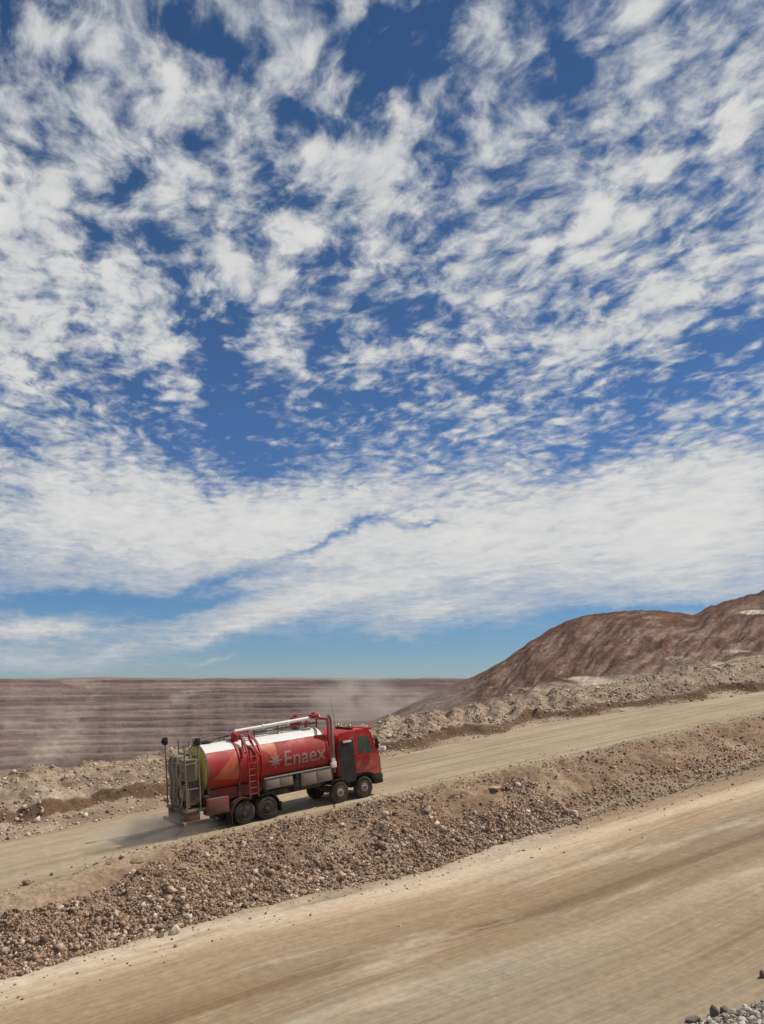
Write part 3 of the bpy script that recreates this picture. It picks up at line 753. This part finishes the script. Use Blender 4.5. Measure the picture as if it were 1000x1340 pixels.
# saddle under tank, sloping hopper belly
b = B()
for x in (-3.1, -1.55, -.2, 1.2, 2.8):
    b.prism_y([(x - .06, 1.12), (x + .06, 1.12), (x + .06, 1.9), (x - .06, 1.9)], -.95, .95)
b.done('tank_saddle', M_dark, truck, False)
b = B(); b.prism_y([(-3.2, 1.75), (-3.2, 1.42), (-2.2, 1.22), (-.5, 1.22), (.1, 1.75)], -.88, .88, .02); b.done('hopper', M_lowred, truck, False)
# wheels
def wheel(x, y, dual=False):
    sgn = -1 if y < 0 else 1; r = .53; wd = .30 if not dual else .60; zc = r - .01
    yo = y; yi = y - sgn * wd
    t = B()
    pr = [(0, .30), (.015, .36), (.0, .44), (.03, .50), (.07, r), (.15, r + .004), (.23, r), (.27, .50), (.30, .42), (.29, .30)]
    offs = [0] if not dual else [0, .31]
    for of in offs: t.lathe_y(x, zc, [(yo - sgn * (q + of), rr) for q, rr in pr], 40)
    for k in range(36):   # tread blocks
        a = k * 2 * math.pi / 36
        for of in offs:
            c_ = Vector((x + math.cos(a) * (r + .004), yo - sgn * (.15 + of), zc + math.sin(a) * (r + .004)))
            g = bmesh.ops.create_cube(t.bm, size=1.0)['verts']; M_ = Matrix.Translation(c_) @ Matrix.Rotation(-a, 4, 'Y')
            for v in g: v.co = M_ @ Vector((v.co.x * .02, v.co.y * .2, v.co.z * .05))
    wo = t.done('wheel', M_tyre, truck)
    h = B()
    if dual: hp = [(.10, .0), (.10, .10), (.02, .11), (.02, .15), (.17, .17), (.19, .26), (.05, .285), (-.005, .305), (.02, .318)]
    else: hp = [(-.06, .0), (-.06, .10), (.0, .12), (-.01, .20), (.03, .245), (.06, .26), (.05, .285), (-.005, .305), (.02, .318)]
    h.lathe_y(x, zc, [(yo - sgn * q, max(rr, .001)) for q, rr in hp], 32)
    for k in range(10):
        a = k * 2 * math.pi / 10; q = .15 if dual else -.02
        cx, cz = x + math.cos(a) * .165, zc + math.sin(a) * .165
        h.tube([(cx, yo - sgn * (q + .03), cz), (cx, yo - sgn * (q - .02), cz)], .014, 6)
    h.done('rim', M_rim, wo)
    hb = B(); hb.tube([(x, yo - sgn * .1, zc), (x, yo - sgn * (-.02 if dual else -.09), zc)], [.09, .075], 14); hb.done('hub', M_dark, wo)
AX = [(-1.5, True), (-.3, True), (3.78, False), (5.26, False)]
for x, dual in AX:
    for y in (-1.24, 1.24): wheel(x, y, dual)
for x, d_ in AX:
    b = B(); b.tube([(x, -.95, .52), (x, .95, .52)], .08, 10); b.box(x - .16, x + .16, -.2, .2, .4, .72, .05); b.done('axle', M_dark, truck)

# mudguards
def guard(x, r0, a0, a1, y0, y1, mat, name='mudguard'):
    g = B(); n_ = 14; v = []
    for i in range(n_ + 1):
        a = R(a0 + (a1 - a0) * i / n_)
        v.append([g.bm.verts.new((x + math.cos(a) * rr, y, .53 + math.sin(a) * rr)) for rr in (r0, r0 + .03) for y in (y0, y1)])
    for i in range(n_):
        p, q = v[i], v[i + 1]
        for m_, k in ((0, 1), (1, 3), (3, 2), (2, 0)): g.bm.faces.new((p[m_], p[k], q[k], q[m_]))
    g.bm.faces.new((v[0][0], v[0][1], v[0][3], v[0][2])); g.bm.faces.new((v[-1][0], v[-1][2], v[-1][3], v[-1][1]))
    return g.done(name, mat, truck)
for sgn in (-1, 1):
    y0, y1 = sorted((sgn * .62, sgn * 1.25))
    guard(-1.5, .64, 62, 178, y0, y1, M_lowred); guard(-.3, .64, 2, 118, y0, y1, M_black)
    guard(3.78, .62, 25, 140, y0, y1, M_black)
    b = B(); b.box(-2.17, -2.13, y0, y1, .12, .62); b.done('mud_flap', M_black, truck, False)
    b = B(); b.box(.42, .45, y0, y1, .25, .7); b.done('mud_flap', M_black, truck, False)
# rear lower bodywork beside the wheels
b = B(); b.box(-3.35, -2.25, -1.22, -.75, .72, 1.42, .03); rb = b.done('side_locker', M_lowred, truck); rb['label'] = 'dusty red rear locker on the near side'
b = B(); b.box(-3.28, -2.32, -1.238, -1.222, .8, 1.34, .004); b.done('locker_door', M_lowred, rb)
b = B(); b.box(-3.35, -2.25, .75, 1.22, .72, 1.42, .03); b.done('side_locker', M_lowred, truck)
# long dusty walkway boxes under the front half of tank
b = B(); b.box(-.30, 1.15, -1.22, -.80, 1.34, 1.80, .02); s1_ = b.done('side_box', M_grey, truck)
b = B(); b.box(1.62, 3.35, -1.22, -.80, 1.18, 1.80, .02); s2_ = b.done('side_box', M_grey, truck)
b = B()
for x0_, x1_, z0_ in ((-.24, .4, 1.40), (.46, 1.09, 1.40)): b.box(x0_, x1_, -1.236, -1.222, z0_, 1.74, .003)
b.done('box_door', M_grey, s1_)
b = B()
for x0_, x1_ in ((1.68, 2.45), (2.52, 3.29)): b.box(x0_, x1_, -1.236, -1.222, 1.24, 1.74, .003)
b.done('box_door', M_grey, s2_)
b = B(); b.box(1.17, 1.60, -1.18, -.7, 1.0, 1.62, .03); b.tube([(1.38, -1.2, 1.62), (1.38, -1.15, 1.85)], .07, 10); b.done('pump_box', M_black, truck)
b = B(); b.box(-.35, 3.4, -1.24, -.78, 1.825, 1.86); b.done('walkway', M_grey, truck, False)
b = B(); b.tube([(1.0, .95, 1.0), (1.9, .95, 1.0)], .2, 20); b.done('fuel_tank', M_dark, truck)
# ladder and red frame at the joint of the two tanks
b = B()
for x in (-1.22, -.78):
    b.tube([(x, -1.30, 1.15), (x, -1.32, 2.6), (x, -1.22, 3.25), (x, -.85, 3.72), (x, -.6, 4.02)], .035, 8)
for z in np.arange(1.3, 3.1, .28): b.tube([(-1.22, -1.31, z), (-.78, -1.31, z)], .022, 8)
for q in (0, 1): b.tube([(-1.22, -1.08 + .22 * q, 3.48 + .24 * q), (-.78, -1.08 + .22 * q, 3.48 + .24 * q)], .022, 8)
b.done('ladder', M_red, truck)
b = B(); b.tube([(-1.45, -1.26, 3.0), (-1.2, -.75, 3.75), (-1.45, -.35, 4.1)], .05, 8); b.tube([(-.6, -1.26, 3.0), (-.85, -.75, 3.75), (-.6, -.35, 4.1)], .05, 8)
b.box(-1.5, -1.2, -.45, -.15, 3.72, 4.08, .03); b.tube([(-1.48, -.35, 4.08), (-.55, -.35, 4.08)], .05, 8); b.done('boom_cradle', M_red, truck)
# long white loading auger lying over the tank
b = B(); b.tube([(-1.35, -.28, 4.14), (3.45, -.28, 4.26)], .085, 16)
for x in (.2, 1.6, 2.9): b.tube([(x - .04, -.28, 4.18), (x + .04, -.28, 4.18)], .11, 14)
au = b.done('auger_tube', M_white, truck); au['label'] = 'long white tube carried above the tank'
b = B()
for x in (-.3, 1.0, 2.2, 3.25): b.tube([(x, -.28, 3.72), (x, -.28, 4.2)], .035, 8)
b.tube([(-.4, -.28, 3.93), (3.3, -.28, 3.98)], .035, 8); b.done('auger_support', M_dark, truck)
b = B(); b.tube([(-3.3, .0, 3.86), (-1.5, .0, 3.98)], .075, 12); b.box(-3.35, -3.1, -.1, .1, 3.72, 3.9, .02); b.done('rear_pipe', M_dark, truck)
b = B()
for y in (.35, .85): 
    b.tube([(-3.2, y, 4.02 - (y - .35) * .3), (3.2, y, 4.02 - (y - .35) * .3)], .02, 6)
    for x in (-3.2, -1.6, 0, 1.6, 3.2): b.tube([(x, y, 3.5), (x, y, 4.02 - (y - .35) * .3)], .02, 6)
b.done('top_rail', M_dark, truck)
b = B(); b.box(2.05, 2.5, -.1, .35, 3.76, 4.36, .06); b.tube([(2.28, .12, 4.36), (2.28, .12, 4.46)], .12, 14); b.done('loading_valve', M_red, truck)
b = B(); b.box(2.85, 3.3, -.55, -.12, 4.22, 4.42, .04); b.tube([(3.08, -.3, 4.42), (3.08, -.3, 4.5)], .1, 12); b.done('auger_motor', M_red, truck)
# front posts, exhaust
b = B(); b.box(3.38, 3.50, -1.12, -1.0, 1.15, 4.22, .015); b.box(3.38, 3.50, 1.0, 1.12, 1.15, 4.22, .015); b.box(3.39, 3.49, -1.0, 1.0, 4.1, 4.2); b.box(3.39, 3.49, -1.0, 1.0, 1.2, 1.3); b.done('head_frame', M_red, truck)
b = B(); b.tube([(3.64, -1.05, 1.5), (3.64, -1.05, 4.05), (3.60, -1.05, 4.24), (3.5, -1.05, 4.32)], .07, 14); b.tube([(3.64, -1.05, 1.9), (3.64, -1.05, 3.2)], .095, 14); b.done('exhaust_stack', M_grey, truck)
b = B(); b.box(3.40, 3.72, -1.20, -1.02, 1.75, 2.05, .03); b.tube([(3.56, -1.2, 2.12), (3.56, -1.05, 2.12)], .1, 12); b.done('filter_housing', M_white, truck)
# rear equipment platform
b = B(); b.box(-4.55, -3.5, -1.15, 1.15, 1.02, 1.12)
for y in (-1.12, 1.12):
    b.tube([(-4.5, y, 1.1), (-4.5, y, 3.95)], .04, 8); b.tube([(-3.85, y, 1.1), (-3.85, y, 4.0)], .04, 8)
    for z in (2.0, 3.1): b.tube([(-4.5, y, z), (-3.85, y, z)], .028, 8)
b.tube([(-4.5, -1.12, 3.1), (-4.5, 1.12, 3.1)], .028, 8); b.tube([(-4.5, -1.12, 2.0), (-4.5, 1.12, 2.0)], .028, 8)
b.tube([(-3.85, -1.12, 3.4), (-3.85, 1.12, 3.4)], .035, 8)
pf = b.shift(.24).done('rear_frame', M_olive, truck)
for x, y in ((-4.5, 1.12), (-3.85, -1.12)):
    b = B(); b.box(x - .11, x + .11, y - .10, y + .10, 3.86, 4.2, .03); b.tube([(x - .12, y, 4.02), (x - .17, y, 4.02)], .08, 12); b.shift(.24).done('work_lamp', M_black, pf)
b = B(); b.box(-4.40, -3.75, .0, 1.05, 1.14, 3.35, .03); cb_ = b.shift(.24).done('control_cabinet', M_olive, truck)
b = B(); b.box(-4.415, -4.402, .12, .50, 1.3, 2.85, .003); b.box(-4.415, -4.402, .55, .93, 1.3, 2.85, .003); b.shift(.24).done('cabinet_door', M_grey, cb_)
b = B(); b.box(-4.435, -4.418, .2, .45, 2.2, 2.6, .003); b.shift(.24).done('gauge_panel', M_yellow, cb_)
b = B()
for q in range(5):
    y = -.85 + q * .11; pts = [(-4.1 + .38 * math.cos(a), y + .04 * math.sin(a * .5), 1.78 + .38 * math.sin(a)) for a in np.linspace(0, 2 * math.pi, 25)]
    b.tube(pts, .05, 8, False)
b.tube([(-4.32, -.95, 1.2), (-4.36, -1.0, 1.9), (-4.3, -.8, 2.6), (-4.42, -.6, 2.9)], .05, 8)
hr = b.shift(.24).done('hose_reel', M_brass, truck)
b = B(); b.tube([(-4.1, -.98, 1.78), (-4.1, -.3, 1.78)], .12, 12)
for y in (-.98, -.32): b.tube([(-4.1, y, 1.78), (-4.1, y + .03, 1.78)], .5, 24)
b.shift(.24).done('reel_drum', M_dark, hr)
b = B()
for q, (y, zt_) in enumerate(((-.55, 2.9), (-.2, 3.3), (.3, 3.5), (.75, 3.3))):
    b.tube([(-4.45, y, zt_), (-4.52, y + .06, zt_ - .5), (-4.47, y - .05, zt_ - 1.1), (-4.5, y + .05, 1.2 + .1 * q), (-4.3, y + .02, 1.05)], .045, 8)
b.tube([(-3.72, -.2, 3.3), (-4.2, -.25, 3.25), (-4.35, -.3, 2.9), (-4.3, -.35, 2.3)], .07, 10)
b.shift(.24).done('hose', M_brass, truck)
b = B(); b.box(-4.5, -3.9, -1.12, -.65, .62, 1.0, .02); b.box(-4.5, -3.9, .45, 1.12, .55, 1.0, .02); b.box(-4.52, -4.0, -.3, .3, .6, 1.0, .02); lb = b.shift(.24).done('rear_red_box', M_lowred, truck)
b = B(); b.box(-4.35, -3.8, -1.04, -.06, 2.30, 3.25, .03); b.box(-4.37, -4.33, -.95, -.2, 2.4, 3.15, .01); b.shift(.24).done('instrument_box', M_olive, truck)
b = B(); b.box(-4.3, -3.85, -.5, .0, 1.12, 1.5, .02); b.tube([(-4.2, -.2, 1.3), (-4.46, -.2, 1.3)], .1, 12); b.shift(.24).done('pump', M_dark, truck)
b = B(); b.box(-4.72, -4.60, -1.22, 1.22, .46, .64, .02); b.box(-4.6, -4.3, -.5, -.4, .5, .95); b.box(-4.6, -4.3, .4, .5, .5, .95); bu = b.shift(.24).done('rear_bumper', M_grey, truck)
for y in (-1.0, 1.0):
    b = B(); b.box(-4.745, -4.715, y - .16, y + .16, .49, .61, .01); b.shift(.24).done('tail_light', M_lamp, truck)
b = B(); b.box(-3.7, -3.45, -1.1, -.55, 1.12, 1.6, .02); b.tube([(-3.6, -1.1, 1.5), (-3.6, -1.25, 1.5)], .06, 10); b.shift(.24).done('valve_box', M_black, truck)
# ---- cab
cabp = [(3.86, 1.22), (3.86, 3.22), (4.05, 3.36), (5.5, 3.42), (5.82, 3.34), (5.98, 3.12), (6.30, 2.05), (6.42, 1.95), (6.46, 1.05), (5.98, 1.02), (5.86, 1.18), (5.6, 1.30), (5.06, 1.30), (4.8, 1.2)]
b = B(); b.prism_y(cabp, -1.19, 1.19, .045)
cab = b.done('cab', M_cabred, truck)
def sidepanel(pts, y, th, name, mat, par, bev=.008):
    b = B(); b.prism_y(pts, *sorted((y, y + (th if y > 0 else -th))), bev); return b.done(name, mat, par)
for sgn in (-1, 1):
    y = sgn * 1.188
    dr = sidepanel([(4.92, 1.34), (4.92, 3.16), (5.68, 3.16), (5.84, 3.0), (6.10, 2.12), (6.16, 1.40), (5.80, 1.36), (5.6, 1.36)], y, .016, 'door', M_cabred, cab)
    dg = sidepanel([(5.06, 2.18), (5.06, 3.04), (5.62, 3.04), (5.74, 2.94), (5.98, 2.18)], y + sgn * .014, .010, 'side_window', M_glass, dr, .003)
    h_ = B(); h_.box(5.0, 5.16, *sorted((y + sgn * .018, y + sgn * .05)), 1.98, 2.02); h_.done('handle', M_black, dr)
    # tall black panel behind the door with a reflection painted as a white strip at its head
    bp = sidepanel([(3.90, .9), (3.90, 2.98), (4.80, 2.98), (4.84, 1.3), (4.80, .9)], y, .022, 'rear_cab_panel', M_black, cab, .01)
    bs_ = B(); bs_.box(4.16, 4.66, *sorted((y + sgn * .0225, y + sgn * .06)), 2.86, 2.96, .01); bs_.done('panel_reflection', M_white, bp)
    ms_ = B(); ms_.tube([(6.02, sgn * 1.19, 3.0), (6.12, sgn * 1.42, 2.95), (6.12, sgn * 1.42, 2.2), (6.02, sgn * 1.2, 2.2)], .018, 6); mm = ms_.done('mirror_arm', M_black, cab)
    ms_ = B(); ms_.box(6.06, 6.16, *sorted((sgn * 1.3, sgn * 1.52)), 2.32, 2.84, .03); ms_.done('mirror', M_black, mm)
    # lower cab: black steps and arch
    st_ = B(); st_.prism_y([(3.7, .95), (3.7, 1.2), (4.9, 1.2), (5.1, 1.30), (5.6, 1.30), (5.95, 1.05), (6.0, .62), (5.98, .6), (5.9, .85), (5.72, 1.1), (5.33, 1.18), (4.94, 1.1), (4.76, .85), (4.7, .95)], *sorted((sgn * .7, sgn * 1.17)), .0); st_.done('wheel_arch', M_black, cab, False)
# windscreen
b = B()
p = [(5.99, 3.08), (6.27, 2.12)]
for yy in (1,):
    v = [b.bm.verts.new((x + .02 + o_, y_, z + .01)) for (x, z) in p for y_ in (-1.08, 1.08) for o_ in (0, -.03)]
    bmesh.ops.convex_hull(b.bm, input=v)
b.done('windscreen', M_glass, cab, False)
b = B(); b.box(5.92, 6.50, -1.20, 1.20, .55, 1.04, .05); b.box(6.44, 6.56, -.9, .9, .62, .9, .03); fb_ = b.done('front_bumper', M_black, cab)
for y in (-.9, .9):
    b = B(); b.box(6.49, 6.52, y - .17, y + .17, .74, .9, .01); b.done('headlight', M_white, fb_)
b = B(); b.box(6.44, 6.475, -.95, .95, 1.15, 1.85, .01); b.done('grille', M_black, cab)
b = B(); b.box(5.84, 6.16, -1.0, 1.0, 3.28, 3.40, .03); b.done('sun_visor', M_cabred, cab)
b = B(); b.box(5.0, 5.16, -.75, .75, 3.40, 3.50, .03)
lb2 = b.done('beacon_bar', M_black, cab)
for y in (-.55, .55):
    b = B(); b.tube([(5.08, y, 3.50), (5.08, y, 3.60), (5.08, y, 3.64)], [.07, .065, .03], 12); b.done('beacon', M_amber, lb2)
b = B(); b.box(3.74, 3.84, -.5, .5, 1.3, 2.6, .03); b.tube([(3.78, .8, 1.3), (3.78, .8, 3.3)], .14, 14); b.done('air_intake', M_black, truck)
b = B(); b.tube([(5.2, 1.0, 3.4), (5.0, 1.0, 5.0)], [.012, .005], 6); b.done('aerial', M_black, cab)
# ------------------------------------------------------------------ air: thin haze and dust
def vol(name, dens, col, aniso=.2):
    m = bpy.data.materials.new(name); m.use_nodes = True; nt = m.node_tree
    nt.nodes.remove(nt.nodes['Principled BSDF']); o_ = nt.nodes['Material Output']
    v = nt.nodes.new('ShaderNodeVolumePrincipled'); v.inputs['Density'].default_value = dens; v.inputs['Color'].default_value = (*col, 1); v.inputs['Anisotropy'].default_value = aniso
    nt.links.new(v.outputs[0], o_.inputs['Volume']); return m
def dust(px, py, dist, rx, ry, rz, dens, label, seed=0.0, z=None):
    d = ray(px, py); p = d / math.hypot(d.x, d.y) * dist
    m = vol('dust_air', dens, (.80, .72, .64)); n = NT(m.node_tree)
    co = n.new('ShaderNodeTexCoord').outputs['Object']
    fall = n.math('POWER', n.math('SUBTRACT', 1.0, n.vmath('LENGTH', co), clamp=True), 1.3)
    nz = n.maprange(n.noise(n.mapping(co, loc=(seed, seed, 0)), 1.9, 4, .6), .40, .70)
    n.put(n.n['Principled Volume'].inputs['Density'], n.math('MULTIPLY', n.math('MULTIPLY', fall, nz), dens))
    v, f = ico(3)
    o = link_mesh('dust_plume', v, f, m)
    o.location = p; o.scale = (rx, ry, rz)
    tag(o, label, 'dust', kind='stuff')
    return o
dust(462, 922, 1500, 95, 70, 62, .08, 'pale dust cloud hanging over the pit beyond the tanker cab', 1.3)
dust(535, 925, 1500, 110, 70, 44, .03, 'thin grey dust drifting low against the side of the pit', 5.1)
o = dust(228, 1078, 38, 3.6, 1.9, .95, 4.2, 'low tan dust kicked up behind the rear wheels of the tanker', 3.7)
o.location = FR @ Vector((14.6, 38.0, tz + .35)); o.rotation_euler = (0, -math.atan(GR), math.atan2(hd.y, hd.x))
bx = B(); bx.box(-3200, 8200, -400, 12500, -345, 175)
hz = bx.done('haze', vol('haze_air', .000032, (.78, .80, .86), .3), None, False)
tag(hz, 'thin pale haze in the dry air over the pit', 'haze', kind='stuff')
